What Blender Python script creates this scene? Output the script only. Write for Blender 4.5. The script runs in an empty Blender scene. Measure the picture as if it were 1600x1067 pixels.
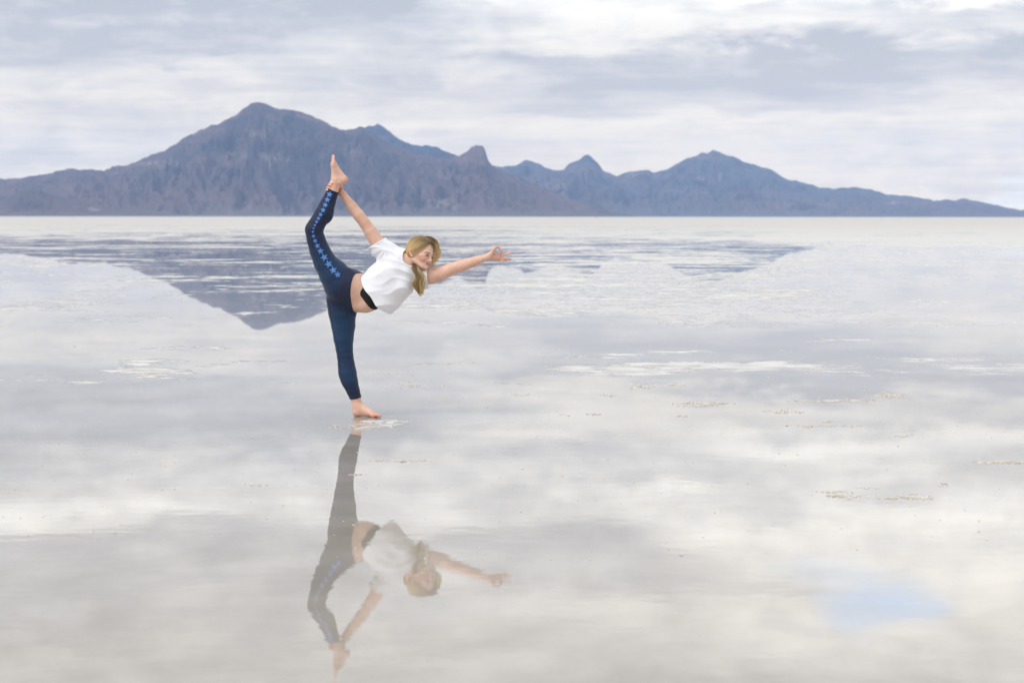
import bpy, math, random
import numpy as np
from mathutils import Vector, Matrix
from mathutils.bvhtree import BVHTree

random.seed(7)
rng = np.random.default_rng(7)
scene = bpy.context.scene
R = math.radians

# ------------------------------------------------------------------ camera
FPX = 3111.0                      # focal length in photo pixels (1600 wide), a 70 mm lens
CAM_H = 1.343
PITCH = R(3.587)
cam_data = bpy.data.cameras.new("camera")
cam_data.sensor_width = 36.0
cam_data.lens = 36.0 * FPX / 1600.0
cam_data.clip_start = 0.1
cam_data.clip_end = 200000.0
cam_data.dof.use_dof = True
cam_data.dof.focus_distance = 13.33
cam_data.dof.aperture_fstop = 4.5
cam = bpy.data.objects.new("camera", cam_data)
scene.collection.objects.link(cam)
cam.location = (0, 0, CAM_H)
cam.rotation_euler = (R(90) - PITCH, R(-0.05), 0)
scene.camera = cam
scene.view_settings.view_transform = 'Standard'
scene.view_settings.look = 'None'
scene.view_settings.exposure = 0.36
scene.view_settings.gamma = 1.0
scene.view_settings.use_curve_mapping = False
scene.cycles.max_bounces = 8
scene.cycles.volume_bounces = 1
scene.cycles.use_denoising = True

# ------------------------------------------------------------------ node helpers
class NT:
    def __init__(self, tree):
        self.t = tree
        self.n = tree.nodes
        self.l = tree.links
    def new(self, kind, **kw):
        nd = self.n.new(kind)
        for k, v in kw.items():
            setattr(nd, k, v)
        return nd
    def put(self, sock, v):
        if v is None: return
        if isinstance(v, (int, float, tuple, list)):
            sock.default_value = v
        else:
            self.l.new(v, sock)
    def math(self, op, a, b=None, c=None, clamp=False):
        nd = self.new('ShaderNodeMath', operation=op)
        nd.use_clamp = clamp
        self.put(nd.inputs[0], a); self.put(nd.inputs[1], b); self.put(nd.inputs[2], c)
        return nd.outputs[0]
    def vmath(self, op, a, b=None):
        nd = self.new('ShaderNodeVectorMath', operation=op)
        self.put(nd.inputs[0], a); self.put(nd.inputs[1], b)
        return nd.outputs[0]
    def comb(self, x, y, z):
        nd = self.new('ShaderNodeCombineXYZ')
        self.put(nd.inputs[0], x); self.put(nd.inputs[1], y); self.put(nd.inputs[2], z)
        return nd.outputs[0]
    def sep(self, v):
        nd = self.new('ShaderNodeSeparateXYZ'); self.put(nd.inputs[0], v)
        return nd.outputs
    def noise(self, vec, scale, detail=4, rough=0.55, dist=0.0):
        nd = self.new('ShaderNodeTexNoise')
        self.put(nd.inputs['Vector'], vec)
        nd.inputs['Scale'].default_value = scale
        nd.inputs['Detail'].default_value = detail
        nd.inputs['Roughness'].default_value = rough
        nd.inputs['Distortion'].default_value = dist
        return nd.outputs['Fac']
    def mr(self, v, a, b, c=0.0, d=1.0, smooth=True):
        nd = self.new('ShaderNodeMapRange')
        if smooth: nd.interpolation_type = 'SMOOTHSTEP'
        self.put(nd.inputs[0], v); self.put(nd.inputs[1], a); self.put(nd.inputs[2], b)
        self.put(nd.inputs[3], c); self.put(nd.inputs[4], d)
        return nd.outputs[0]
    def ramp(self, v, stops, interp='LINEAR'):
        nd = self.new('ShaderNodeValToRGB')
        cr = nd.color_ramp
        cr.interpolation = interp
        while len(cr.elements) < len(stops):
            cr.elements.new(0.5)
        for e, (p, c) in zip(cr.elements, stops):
            e.position = p
        for e, (p, c) in zip(cr.elements, stops):
            if not isinstance(c, (tuple, list)): c = (c, c, c)
            e.color = (*c[:3], 1)
        self.put(nd.inputs[0], v)
        return nd.outputs[0]
    def mix(self, f, a, b):
        nd = self.new('ShaderNodeMix', data_type='RGBA')
        self.put(nd.inputs[0], f)
        for s, v in ((nd.inputs[6], a), (nd.inputs[7], b)):
            if isinstance(v, (tuple, list)): s.default_value = (*v[:3], 1)
            elif isinstance(v, (int, float)): s.default_value = (v, v, v, 1)
            else: self.l.new(v, s)
        return nd.outputs[2]
    def mixf(self, f, a, b):
        nd = self.new('ShaderNodeMix', data_type='FLOAT')
        self.put(nd.inputs[0], f); self.put(nd.inputs[2], a); self.put(nd.inputs[3], b)
        return nd.outputs[0]
    def bump(self, h, strength, dist, normal=None):
        nd = self.new('ShaderNodeBump')
        nd.inputs['Strength'].default_value = strength
        nd.inputs['Distance'].default_value = dist
        self.put(nd.inputs['Height'], h)
        if normal is not None: self.put(nd.inputs['Normal'], normal)
        return nd.outputs[0]

# ------------------------------------------------------------------ world: layered overcast, a few blue gaps
SUN_EL, SUN_AZ = R(48), R(-52)          # sun is behind the camera's left shoulder, veiled by cloud
world = bpy.data.worlds.new("World")
scene.world = world
world.use_nodes = True
W = NT(world.node_tree)
W.n.clear()
wout = W.new('ShaderNodeOutputWorld')
sky = W.new('ShaderNodeTexSky')
sky.sky_type = 'NISHITA'
sky.sun_disc = False
sky.sun_elevation = SUN_EL
sky.sun_rotation = R(180) + SUN_AZ
sky.altitude = 1300
bg_blue = W.new('ShaderNodeBackground'); bg_blue.inputs[1].default_value = 0.15
W.l.new(sky.outputs[0], bg_blue.inputs[0])
tc = W.new('ShaderNodeTexCoord')
dx, dy, dz = W.sep(tc.outputs['Generated'])
hyp = W.math('SQRT', W.math('ADD', W.math('MULTIPLY', dx, dx), W.math('MULTIPLY', dy, dy)))
el = W.math('MULTIPLY', W.math('ARCTAN2', dz, hyp), FPX / 1000.0)     # thousandths: 0.338 = top of the frame
az = W.math('MULTIPLY', W.math('ARCTAN2', dx, dy), FPX / 1600.0)      # -0.5 .. 0.5 across the frame
zc = W.math('ADD', W.math('MAXIMUM', dz, 0.0), 0.035)
pl = W.comb(W.math('DIVIDE', dx, zc), W.math('DIVIDE', dy, zc), 0.0)  # the cloud deck seen in perspective
nA = W.noise(pl, 0.55, 5, 0.55)
nB = W.noise(W.vmath('ADD', pl, (31.0, 7.0, 2.0)), 1.3, 6, 0.6, 0.3)
ang = W.comb(W.math('MULTIPLY', az, 3.2), W.math('MULTIPLY', el, 11.0), 0.0)
nC = W.noise(ang, 1.6, 5, 0.55, 0.25)
nD = W.noise(W.vmath('ADD', ang, (5.2, 9.1, 0.0)), 4.2, 6, 0.6, 0.2)
nQ = W.noise(W.comb(W.math('MULTIPLY', az, 11.0), W.math('MULTIPLY', el, 17.0), 6.0), 1.0, 8, 0.62, 0.25)
el_w = W.math('ADD', el, W.math('MULTIPLY', W.math('SUBTRACT', nC, 0.5), 0.10))
el_w = W.math('ADD', el_w, W.math('MULTIPLY', W.math('SUBTRACT', nQ, 0.5), 0.085))
el_n = W.math('DIVIDE', el_w, 0.8)
az_w = W.math('ADD', az, W.math('MULTIPLY', W.math('SUBTRACT', nA, 0.5), 0.22))
cols = [   # brightness of the deck by height, at six bearings from left to right
 (-0.5,  [(0,.74),(60,.72),(110,.66),(150,.64),(190,.58),(215,.55),(236,.14),(285,.16),(330,.22),(385,.50),(430,.66),(456,.74),(476,.30),(580,.32),(650,.42),(760,.38)]),
 (-0.31, [(0,.76),(90,.70),(130,.62),(200,.66),(235,.55),(250,.14),(300,.16),(340,.20),(390,.52),(430,.66),(462,.72),(482,.30),(560,.38),(620,.32),(700,.40),(760,.38)]),
 (-0.12, [(0,.84),(140,.80),(165,.66),(190,.36),(240,.50),(285,.34),(310,.16),(345,.36),(395,.70),(440,.66),(468,.72),(486,.32),(560,.44),(620,.34),(690,.44),(760,.40)]),
 (0.07,  [(0,.88),(145,.86),(165,.40),(200,.22),(235,.24),(262,.70),(300,1.0),(330,.98),(352,.45),(400,.56),(430,.72),(470,.66),(488,.34),(540,.42),(610,.60),(680,.48),(760,.40)]),
 (0.25,  [(0,.88),(158,.86),(175,.34),(215,.12),(255,.10),(278,.66),(300,.95),(325,.62),(350,.98),(380,.62),(430,.70),(500,.88),(560,.70),(640,.76),(700,.50),(760,.40)]),
 (0.44,  [(0,.82),(165,.80),(185,.40),(215,.18),(262,.22),(285,.60),(315,.52),(335,.95),(356,.60),(400,.62),(450,.80),(520,.86),(600,.80),(680,.52),(760,.40)]),
]
val = None
prev = None
for a0, st in cols:
    r_ = W.sep(W.ramp(el_n, [(p / 800.0, v) for p, v in st], 'EASE'))[0]
    if val is None:
        val = r_
    else:
        val = W.mixf(W.mr(az_w, prev, a0), val, r_)
    prev = a0
# streaks and billows of the deck itself
val = W.math('ADD', val, W.math('MULTIPLY', W.math('SUBTRACT', nB, 0.5), 0.70))
val = W.math('ADD', val, W.math('MULTIPLY', W.math('SUBTRACT', nD, 0.5), 0.50))
nS = W.noise(W.comb(W.math('MULTIPLY', az, 2.6), W.math('MULTIPLY', el, 42.0), 3.0), 1.8, 4, 0.55, 0.1)
val = W.math('ADD', val, W.math('MULTIPLY', W.math('SUBTRACT', nS, 0.5), 0.30))
val = W.math('ADD', val, W.math('MULTIPLY', W.math('SUBTRACT', nQ, 0.5), W.mr(el, 0.33, 0.45, 0.62, 0.40)))
val = W.math('ADD', val, W.math('MULTIPLY', W.math('SUBTRACT', W.mr(nQ, 0.42, 0.60), 0.5), 0.13))
val = W.math('ADD', W.math('MULTIPLY', W.math('SUBTRACT', val, 0.5), 1.12), 0.5)
# sunlit cumulus low on the horizon
nP = W.noise(W.comb(W.math('MULTIPLY', az, 16.0), W.math('MULTIPLY', el, 26.0), 0.0), 1.0, 6, 0.6, 0.2)
puff = W.math('MULTIPLY', W.mr(nP, 0.5, 0.68), W.mr(el, 0.14, 0.02))
val = W.math('ADD', val, W.math('MULTIPLY', W.math('SUBTRACT', puff, 0.12), 0.42), clamp=True)
cloud_col = W.ramp(val, [(0.0, (.44, .458, .505)), (0.22, (.515, .53, .57)), (0.5, (.62, .628, .642)),
                         (0.76, (.72, .72, .71)), (1.0, (.79, .78, .75))])
bg_cl = W.new('ShaderNodeBackground'); bg_cl.inputs[1].default_value = 1.0
cloud_col = W.mix(W.mr(el, 0.40, 0.02), W.vmath('MULTIPLY', cloud_col, (1.04, 1.02, .985)), W.vmath('MULTIPLY', cloud_col, (1.44, 1.24, .95)))
# the deck is thinner and more luminous higher up
cloud_col = W.vmath('MULTIPLY', cloud_col, W.comb(*[W.math('ADD', 1.0, W.math('MULTIPLY', W.mr(el, 0.27, 0.44), W.math('MULTIPLY', W.math('POWER', val, 1.4), 0.72)))] * 3))
W.l.new(cloud_col, bg_cl.inputs[0])
# the gap in the clouds (seen mirrored in the water) and a few faint ones
nQ2 = W.noise(W.comb(W.math('MULTIPLY', az, 20.0), W.math('MULTIPLY', el, 30.0), 2.0), 1.0, 6, 0.6, 0.4)
def blob(ax, ey, rx, ry):
    u = W.math('DIVIDE', W.math('SUBTRACT', az_w, ax), rx)
    v = W.math('DIVIDE', W.math('SUBTRACT', el_w, ey), ry)
    q = W.math('ADD', W.math('ADD', W.math('MULTIPLY', u, u), W.math('MULTIPLY', v, v)), W.math('MULTIPLY', W.math('SUBTRACT', nQ2, 0.5), 2.6))
    return W.mr(q, 2.0, -0.3)
gap = W.math('MAXIMUM', blob(0.350, 0.590, 0.056, 0.040), W.math('MULTIPLY', blob(0.30, 0.545, 0.045, 0.014), 0.3))
gap = W.math('MAXIMUM', gap, W.math('MULTIPLY', blob(0.52, 0.03, 0.05, 0.03), 0.35))
veil = W.new('ShaderNodeBackground'); veil.inputs[0].default_value = (.37, .46, .60, 1); veil.inputs[1].default_value = 1.0
adds = W.new('ShaderNodeAddShader'); W.l.new(bg_blue.outputs[0], adds.inputs[0]); W.l.new(veil.outputs[0], adds.inputs[1])
mx = W.new('ShaderNodeMixShader')
W.l.new(gap, mx.inputs[0]); W.l.new(bg_cl.outputs[0], mx.inputs[1]); W.l.new(adds.outputs[0], mx.inputs[2])
W.l.new(mx.outputs[0], wout.inputs[0])

sun_data = bpy.data.lights.new("sun", 'SUN')
sun_data.energy = 1.5
sun_data.angle = R(26)
sun_data.color = (1.0, 0.975, 0.94)
sun = bpy.data.objects.new("sun", sun_data)
scene.collection.objects.link(sun)
sd = Vector((math.sin(SUN_AZ) * math.cos(SUN_EL), -math.cos(SUN_AZ) * math.cos(SUN_EL), math.sin(SUN_EL)))
sun.rotation_euler = sd.to_track_quat('Z', 'Y').to_euler()
sun.location = (-10, -10, 20)

# ------------------------------------------------------------------ generic helpers
def new_mat(name):
    m = bpy.data.materials.new(name)
    m.use_nodes = True
    nt = NT(m.node_tree)
    b = m.node_tree.nodes['Principled BSDF']
    return m, nt, b

def mesh_obj(name, verts, faces, mat=None, parent=None, smooth=True):
    me = bpy.data.meshes.new(name)
    v = np.asarray(verts, dtype=np.float32)
    if isinstance(faces, np.ndarray):
        n, k = faces.shape
        me.vertices.add(len(v)); me.vertices.foreach_set('co', v.ravel())
        me.loops.add(n * k); me.loops.foreach_set('vertex_index', faces.ravel().astype(np.int32))
        me.polygons.add(n)
        me.polygons.foreach_set('loop_start', (np.arange(n) * k).astype(np.int32))
        me.update(calc_edges=True)
        me.validate()
    else:
        me.from_pydata([tuple(map(float, p)) for p in v], [], faces)
        me.update()
    if smooth:
        me.polygons.foreach_set('use_smooth', [True] * len(me.polygons))
    if mat: me.materials.append(mat)
    o = bpy.data.objects.new(name, me)
    scene.collection.objects.link(o)
    if parent: o.parent = parent
    return o

def color_attr(o, name, cols):
    a = o.data.color_attributes.new(name, 'FLOAT_COLOR', 'POINT')
    c = np.ones((len(cols), 4), np.float32); c[:, :cols.shape[1]] = cols
    a.data.foreach_set('color', c.ravel())

def vnoise(x, y, seed=0):
    """smooth 2-D value noise in 0..1"""
    xi = np.floor(x).astype(np.int64); yi = np.floor(y).astype(np.int64)
    fx = x - xi; fy = y - yi
    fx = fx * fx * fx * (fx * (fx * 6 - 15) + 10); fy = fy * fy * fy * (fy * (fy * 6 - 15) + 10)
    def h(a, b):
        n = (a * 374761393 + b * 668265263 + seed * 1442695041) & 0xffffffff
        n = ((n ^ (n >> 13)) * 1274126177) & 0xffffffff
        n = n ^ (n >> 16)
        return (n & 0xffffff) / float(0xffffff)
    a = h(xi, yi); b = h(xi + 1, yi); c = h(xi, yi + 1); d = h(xi + 1, yi + 1)
    return (a * (1 - fx) + b * fx) * (1 - fy) + (c * (1 - fx) + d * fx) * fy

def fbm(x, y, oct=5, seed=0, gain=0.5, ridged=False):
    s = 0; amp = 1; tot = 0
    for i in range(oct):
        n = vnoise(x + 17.3 * i, y - 9.1 * i, seed + i)
        if ridged: n = 1 - np.abs(2 * n - 1)
        s = s + amp * n; tot += amp
        amp *= gain; x = x * 2.03 + y * 0.21; y = y * 2.03 - x * 0.1
    return s / tot

CP, SP = math.cos(PITCH), math.sin(PITCH)
def ray_at(px, py, D):
    """world point at forward distance D on the sight line of a photo pixel (used to take bearings and heights)"""
    a = (px - 800.0) / FPX; b = (533.5 - py) / FPX
    y = CP + b * SP; z = -SP + b * CP
    t = D / y
    return a * t, D, CAM_H + z * t
def ground_xy(px, py):
    a = (px - 800.0) / FPX; b = (533.5 - py) / FPX
    y = CP + b * SP; z = -SP + b * CP
    t = -CAM_H / z
    return a * t, y * t

# ------------------------------------------------------------------ ground: wet salt flat
m_salt, G, gb = new_mat("wet_salt")
geo = G.new('ShaderNodeNewGeometry')
P = geo.outputs['Position']
gx, gy, gz = G.sep(P)
big = G.noise(P, 0.045, 5, 0.55)
mid = G.noise(G.vmath('ADD', P, (13, 5, 0)), 0.42, 7, 0.6, 0.4)
fin = G.noise(P, 3.1, 7, 0.62, 0.3)
xfin = G.noise(P, 26.0, 4, 0.6)
lg = G.math('LOGARITHM', G.math('MAXIMUM', gy, 1.0), 10.0)
# how much of the crust stands clear of the film of water, by distance from the shore of the pool
# log10(y): 1.12 = 13 m, 1.24 = 17 m, 1.39 = 25 m, 1.57 = 37 m, 1.83 = 68 m, 2.28 = 190 m, 2.6 = 400 m
thr = G.sep(G.ramp(G.math('DIVIDE', lg, 4.0), [(1.08/4, .80), (1.14/4, .66), (1.18/4, .625), (1.25/4, .60), (1.31/4, .655), (1.36/4, .635), (1.42/4, .568), (1.60/4, .533), (1.85/4, .525), (2.05/4, .50), (2.25/4, .455), (2.5/4, .38), (2.75/4, .20)]))[0]
field = G.math('ADD', G.math('MULTIPLY', mid, 0.58), G.math('MULTIPLY', fin, 0.42))
field = G.math('ADD', field, G.math('MULTIPLY', G.math('SUBTRACT', big, 0.5), 0.35))
isl = None
for px, py, hw, hh in [(905,553,75,7),(1110,571,110,6),(955,580,70,8),(1060,548,60,4),(1310,535,60,9),(1450,560,70,4),(35,591,45,7),(130,600,40,4),
                       (205,583,60,6),(235,565,50,5),(260,596,60,4),(60,628,40,3),(1010,600,40,3),(380,567,60,5),(455,596,30,3),(300,545,70,3),(580,662,46,6),(560,668,40,3)]:
    cx, cy = ground_xy(px, py)
    rx = 1.5 * hw / FPX * cy; ry = 0.75 * abs(ground_xy(px, py - hh)[1] - ground_xy(px, py + hh)[1])
    u = G.math('MULTIPLY', G.math('SUBTRACT', gx, cx), 1.0 / rx)
    v = G.math('MULTIPLY', G.math('SUBTRACT', gy, cy), 1.0 / ry)
    q = G.math('ADD', G.math('MULTIPLY', u, u), G.math('MULTIPLY', v, v))
    q = G.mr(q, 1.6, 0.1)
    isl = q if isl is None else G.math('MAXIMUM', isl, q)
huge = G.noise(G.vmath('ADD', P, (60, 20, 0)), 0.007, 5, 0.6, 0.3)
xr = G.math('DIVIDE', gx, gy)
side = G.math('ADD', G.mr(xr, -0.06, 0.02, -0.012, 0.020), G.math('MULTIPLY', G.mr(xr, 0.10, 0.17), G.mr(lg, 1.85, 2.02, -0.055, 0.07)))
side = G.math('ADD', side, G.math('MULTIPLY', G.mr(xr, -0.03, 0.03, 0.0, 0.018), G.math('MULTIPLY', G.mr(lg, 1.55, 1.68), G.mr(lg, 2.0, 1.85))))
side = G.math('MULTIPLY', side, G.mr(lg, 1.4, 1.6))
field = G.math('ADD', field, side)
field = G.math('ADD', field, G.math('MULTIPLY', G.math('SUBTRACT', huge, 0.5), G.mr(lg, 1.7, 2.2, 0.0, 0.45)))
field = G.math('ADD', field, G.math('MULTIPLY', isl, 0.105))
qf = None
for px, py, hw, hh in [(580,666,52,6),(565,671,34,4),(600,660,36,4)]:
    cx, cy = ground_xy(px, py)
    rx = 1.5 * hw / FPX * cy; ry = 0.75 * abs(ground_xy(px, py - hh)[1] - ground_xy(px, py + hh)[1])
    u = G.math('MULTIPLY', G.math('SUBTRACT', gx, cx), 1.0 / rx)
    v = G.math('MULTIPLY', G.math('SUBTRACT', gy, cy), 1.0 / ry)
    q = G.mr(G.math('ADD', G.math('MULTIPLY', u, u), G.math('MULTIPLY', v, v)), 1.5, 0.1)
    qf = q if qf is None else G.math('MAXIMUM', qf, q)
stir = G.noise(P, 14.0, 5, 0.6, 0.5)
field = G.math('ADD', field, G.math('MULTIPLY', qf, G.mr(stir, 0.30, 0.62, 0.0, 0.27)))
dry = G.mr(field, G.math('SUBTRACT', thr, 0.02), G.math('ADD', thr, 0.05))
# damp rim around the dry crust
damp = G.mr(field, G.math('SUBTRACT', thr, 0.09), G.math('ADD', thr, 0.01))
mott = G.noise(G.vmath('ADD', P, (3, 40, 0)), 0.8, 6, 0.6, 0.3)
wetc = G.mix(G.mr(mott, 0.3, 0.7), (.36, .325, .275), (.47, .44, .395))
wetc = G.mix(G.math('MULTIPLY', damp, 0.35), wetc, (.56, .545, .51))
wetc = G.mix(G.math('MULTIPLY', G.mr(xfin, 0.60, 0.72), 0.25), wetc, (.30, .26, .21))
dryc = G.mix(G.mr(fin, 0.35, 0.7), (.57, .565, .55), (.72, .72, .71))
dryc = G.mix(G.mr(lg, 2.0, 2.6), dryc, (.57, .56, .54))
brown = G.mr(G.noise(G.vmath('ADD', P, (8, 1, 0)), 0.02, 5, 0.6, 0.4), 0.56, 0.68)
dryc = G.mix(G.math('MULTIPLY', brown, G.math('MULTIPLY', G.mr(lg, 1.9, 2.2), 0.35)), dryc, (.40, .37, .32))
col = G.mix(dry, wetc, dryc)
G.put(gb.inputs['Base Color'], col)
G.put(gb.inputs['IOR'], 1.38)          # saturated brine
rw = 0.006
rw = G.math('ADD', rw, G.math('MULTIPLY', G.mr(mott, 0.5, 0.8), 0.008))
G.put(gb.inputs['Roughness'], G.mixf(dry, rw, 0.75))
G.put(gb.inputs['Specular IOR Level'], G.mixf(dry, 0.5, 0.25))
# light air ripples on the film of water, and the grain of the crust
rip = G.noise(G.vmath('MULTIPLY', P, (1.0, 1.35, 1.0)), 6.5, 3, 0.5, 0.2)
rip2 = G.noise(G.vmath('MULTIPLY', P, (1.0, 1.2, 1.0)), 34.0, 2, 0.5)
ripamp = G.mr(gy, 17.0, 6.5, 0.12, 1.0)
hw_ = G.math('ADD', G.math('MULTIPLY', G.math('SUBTRACT', rip, 0.5), 0.00022), G.math('MULTIPLY', G.math('SUBTRACT', rip2, 0.5), 0.00004))
hw_ = G.math('MULTIPLY', hw_, ripamp)
hcr = G.math('MULTIPLY', G.noise(P, 11.0, 6, 0.65), 0.02)
hh = G.mixf(dry, hw_, G.math('MULTIPLY', hcr, G.mr(lg, 2.2, 1.2, 0.15, 1.0)))
G.put(gb.inputs['Normal'], G.bump(hh, 1.0, 1.0))

ys = np.concatenate([[-3000, -200, -20], np.geomspace(1, 70000, 90)])
xs = np.concatenate([-np.geomspace(1, 50000, 40)[::-1], [0], np.geomspace(1, 50000, 40)])
gv = np.array([(x, y, 0.0) for y in ys for x in xs])
nx = len(xs)
ii = np.array([[j * nx + i, j * nx + i + 1, (j + 1) * nx + i + 1, (j + 1) * nx + i] for j in range(len(ys) - 1) for i in range(nx - 1)])
ground = mesh_obj("ground", gv, ii, m_salt)
ground["kind"] = "structure"

# ------------------------------------------------------------------ mountains
m_rock, K, kb = new_mat("mountain_rock")
ca = K.new('ShaderNodeVertexColor'); ca.layer_name = "tint"
kg = K.new('ShaderNodeNewGeometry')
kn = K.noise(kg.outputs['Position'], 0.006, 9, 0.65, 0.3)
kn2 = K.noise(K.vmath('MULTIPLY', kg.outputs['Position'], (1, 1, 3.0)), 0.0019, 7, 0.6, 0.6)
kc = K.mix(K.math('MULTIPLY', K.mr(kn, 0.35, 0.65), 0.4), ca.outputs[0], K.mix(0.5, ca.outputs[0], (.06, .055, .05)))
kc = K.mix(K.math('MULTIPLY', K.mr(kn2, 0.5, 0.68), 0.3), kc, (.26, .19, .155))
K.put(kb.inputs['Base Color'], kc)
kb.inputs['Roughness'].default_value = 0.95
kb.inputs['Specular IOR Level'].default_value = 0.1
K.put(kb.inputs['Normal'], K.bump(kn, 1.0, 130.0))

def mountain(name, label, profile, D0, foot, back, nu, nv, seed, base, spots=(), gully=1.35, wobble=0.06, power=1.35, fine=1.0):
    pr = np.array(profile, float)
    px = np.linspace(pr[0, 0], pr[-1, 0], nu)
    py = np.interp(px, pr[:, 0], pr[:, 1])
    # broken rock along the crest
    hgt = np.maximum(338.0 - py, 0)
    py = py - fine * (fbm(px / 9.0, px * 0 + 3, 4, seed) - 0.5) * np.clip(hgt / 25, 0, 1) * 4.5
    v = np.linspace(0, 1.6, nv)
    U, Vv = np.meshgrid(px, v)
    PY = np.broadcast_to(py, U.shape)
    Dr = D0 * (1 + wobble * (fbm(px / 160.0, px * 0 + 9, 3, seed + 5) - 0.5))
    H = ray_at(px, py, Dr)[2]
    H = np.maximum(H, 0)
    front = Dr - foot
    Dd = np.where(Vv <= 1, foot + (Dr - foot) * Vv, Dr + (back - Dr) * (Vv - 1) / 0.6)
    # spurs and gullies run down the slope
    un = U / 58.0
    warp = fbm(un * 0.7, Vv * 3.0, 4, seed + 11) * 1.8
    spur = fbm(un + warp * 1.5, Vv * 2.4 + warp * 1.4, 5, seed + 21, 0.52, ridged=True)
    small = fbm(un * 5.5 + warp * 4, Vv * 13.0 + warp * 2, 5, seed + 31, 0.55, ridged=True)
    base_s = np.where(Vv <= 1, np.clip(Vv, 0, 1) ** power, np.clip(1 - (Vv - 1) / 0.6, 0, 1) ** 1.2)
    env = np.clip(np.sin(np.clip(Vv, 0, 1) * math.pi), 0, 1) ** 0.8
    s = base_s + gully * env * ((spur - 0.62) * 0.46 + (small - 0.6) * 0.15)
    low = np.clip(Vv / 0.16, 0, 1)
    s = s * low + (1 - low) * base_s
    Z = H[None, :] * np.clip(s, 0, None)
    # nothing in front may stand above the traced crest line
    lim = (H / Dr)[None, :] * Dd * np.where(Vv < 0.98, 0.985, 1.0)
    Z = np.where(Vv < 1, np.minimum(Z, lim), Z)
    Z = np.where(Vv <= 0, -8.0, Z)
    X = (U - 800.0) / FPX * Dd
    verts = np.stack([X, Dd, Z], -1).reshape(-1, 3)
    j, i = np.meshgrid(np.arange(nv - 1), np.arange(nu - 1), indexing='ij')
    a = j * nu + i
    faces = np.stack([a, a + 1, a + nu + 1, a + nu], -1).reshape(-1, 4)
    o = mesh_obj(name, verts, faces, m_rock)
    # rock colours: bedding, talus and pale outcrops
    bed = fbm(Z / 60.0 + warp * 1.5 + U / 90.0, U / 120.0, 5, seed + 41)
    tal = fbm(U / 46.0 + warp, Vv * 9 + warp, 5, seed + 51)
    c0 = np.array(base); c1 = np.array((.34, .215, .165)); c2 = np.array((.06, .06, .065)); c3 = np.array((.24, .225, .20))
    c = c0[None, None, :] * np.ones(U.shape)[..., None]
    w = np.clip((bed - 0.50) * 4, 0, 1)[..., None] * 0.55; c = c * (1 - w) + c1 * w
    w = np.clip((0.48 - tal) * 5, 0, 1)[..., None] * 0.6; c = c * (1 - w) + c2 * w
    w = np.clip(1 - Z / (0.50 * H.max()), 0, 1)[..., None] * (0.6 if D0 < 16000 else .3); c = c * (1 - w) + np.array((.30, .195, .15)) * w
    w = np.clip(1 - Z / (0.10 * H.max()), 0, 1)[..., None] * 0.7; c = c * (1 - w) + c3 * w
    SPY = 338.0 - (Z - CAM_H) / Dd * FPX
    for sx, sy, rx, ry, st in spots:
        q = ((U - sx) / rx) ** 2 + ((SPY - sy) / ry) ** 2
        rag = fbm(U / 5.0, SPY / 2.5, 4, seed + 61)
        w = np.clip((1.0 - q) * 1.5, 0, 1) * np.clip((rag - 0.42) * 7, 0, 1) * st
        w = w[..., None]; c = c * (1 - w) + np.array((.56, .45, .38)) * w
    color_attr(o, "tint", c.reshape(-1, 3).astype(np.float32))
    o["kind"] = "structure"
    o["label"] = label
    return o

A = [(-260,292),(-120,286),(0,279),(20,281),(60,275),(85,270),(110,263),(130,265),(165,266),(180,261),(200,260),(222,251),(240,241),(260,235),(285,220),(300,211),
     (330,197),(345,193),(370,180),(380,171),(393,163),(405,160),(415,163),(427,168),(440,172),(455,173),(468,174),(490,182),(505,189),(520,197),(540,204),(552,202),(561,198.5),(571,201),
     (585,209),(600,221),(625,229),(650,240),(680,246),(700,248),(718,243.5),(731,235),(738,229),(743,226.5),(749,226.5),(753.5,228),(757,233),(759.5,240),(762,250),(768,258),(785,268),
     (815,279),(850,295),(885,309),(915,320),(940,330),(955,337.6)]
mountain("mountain", "tallest purple brown massif with a rounded summit, left of centre on the horizon", A, 15000, 11300, 18300, 900, 230, 3, (.175, .12, .105),
         spots=[(372,244,24,5,.8),(425,244,22,6,1.0),(452,249,12,5,.8),(690,318,30,12,.65),(716,326,12,6,.7),(405,208,26,6,.5),(150,325,12,6,.7),(393,272,20,6,.5),(255,258,40,8,.35),(190,272,14,4,.6),(545,238,30,6,.3)])
B = [(540,212),(560,206),(571,200),(580,197),(591,194),(600,198),(610,205.5),(625,216),(645,226),(660,227),(673,226.5),(682,230),(690,233.5),(705,239),(722,245),(760,258),(800,270),(840,290),(880,310),(930,334),(950,338)]
mountain("mountain", "blue far ridge showing between the massif and the rock spire", B, 18300, 17000, 20300, 420, 130, 17, (.10, .11, .14), power=1.1)
C = [(690,300),(730,275),(764,257),(785,261.5),(806,258),(820,251),(832,252),(841,254.5),(851,261.5),(872,267.8),(881,265),(885,260),(890,255),(898,252),(907,247.5),(911,244),(914.5,242),(920,243.5),(925,246),(930,251),
     (935.5,258),(942,266.8),(963.5,275.5),(975,271),(984,266.8),(997,267),(1009,264.3),(1014,266),(1019.5,270.3),(1040,265),(1052,258),(1065,251),(1080,245),(1094,238.5),(1103,239),(1109,235),(1114,233),(1121,236),(1131,241),
     (1148,245.5),(1161,252),(1176,256),(1190,262),(1199,262),(1211,270),(1232,280.5),(1250,284),(1278,291.7),(1299,294.5),(1320,293),(1337,292.5),(1358,296),(1383,303.6),(1407,304.3),(1432,307.8),(1456,312.7),(1477,312),
     (1491,313.8),(1500,311),(1509,310.3),(1518,313),(1530,315.5),(1554,319.7),(1575,324),(1593,327.8),(1605,326),(1630,329),(1700,333),(1800,338)]
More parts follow.
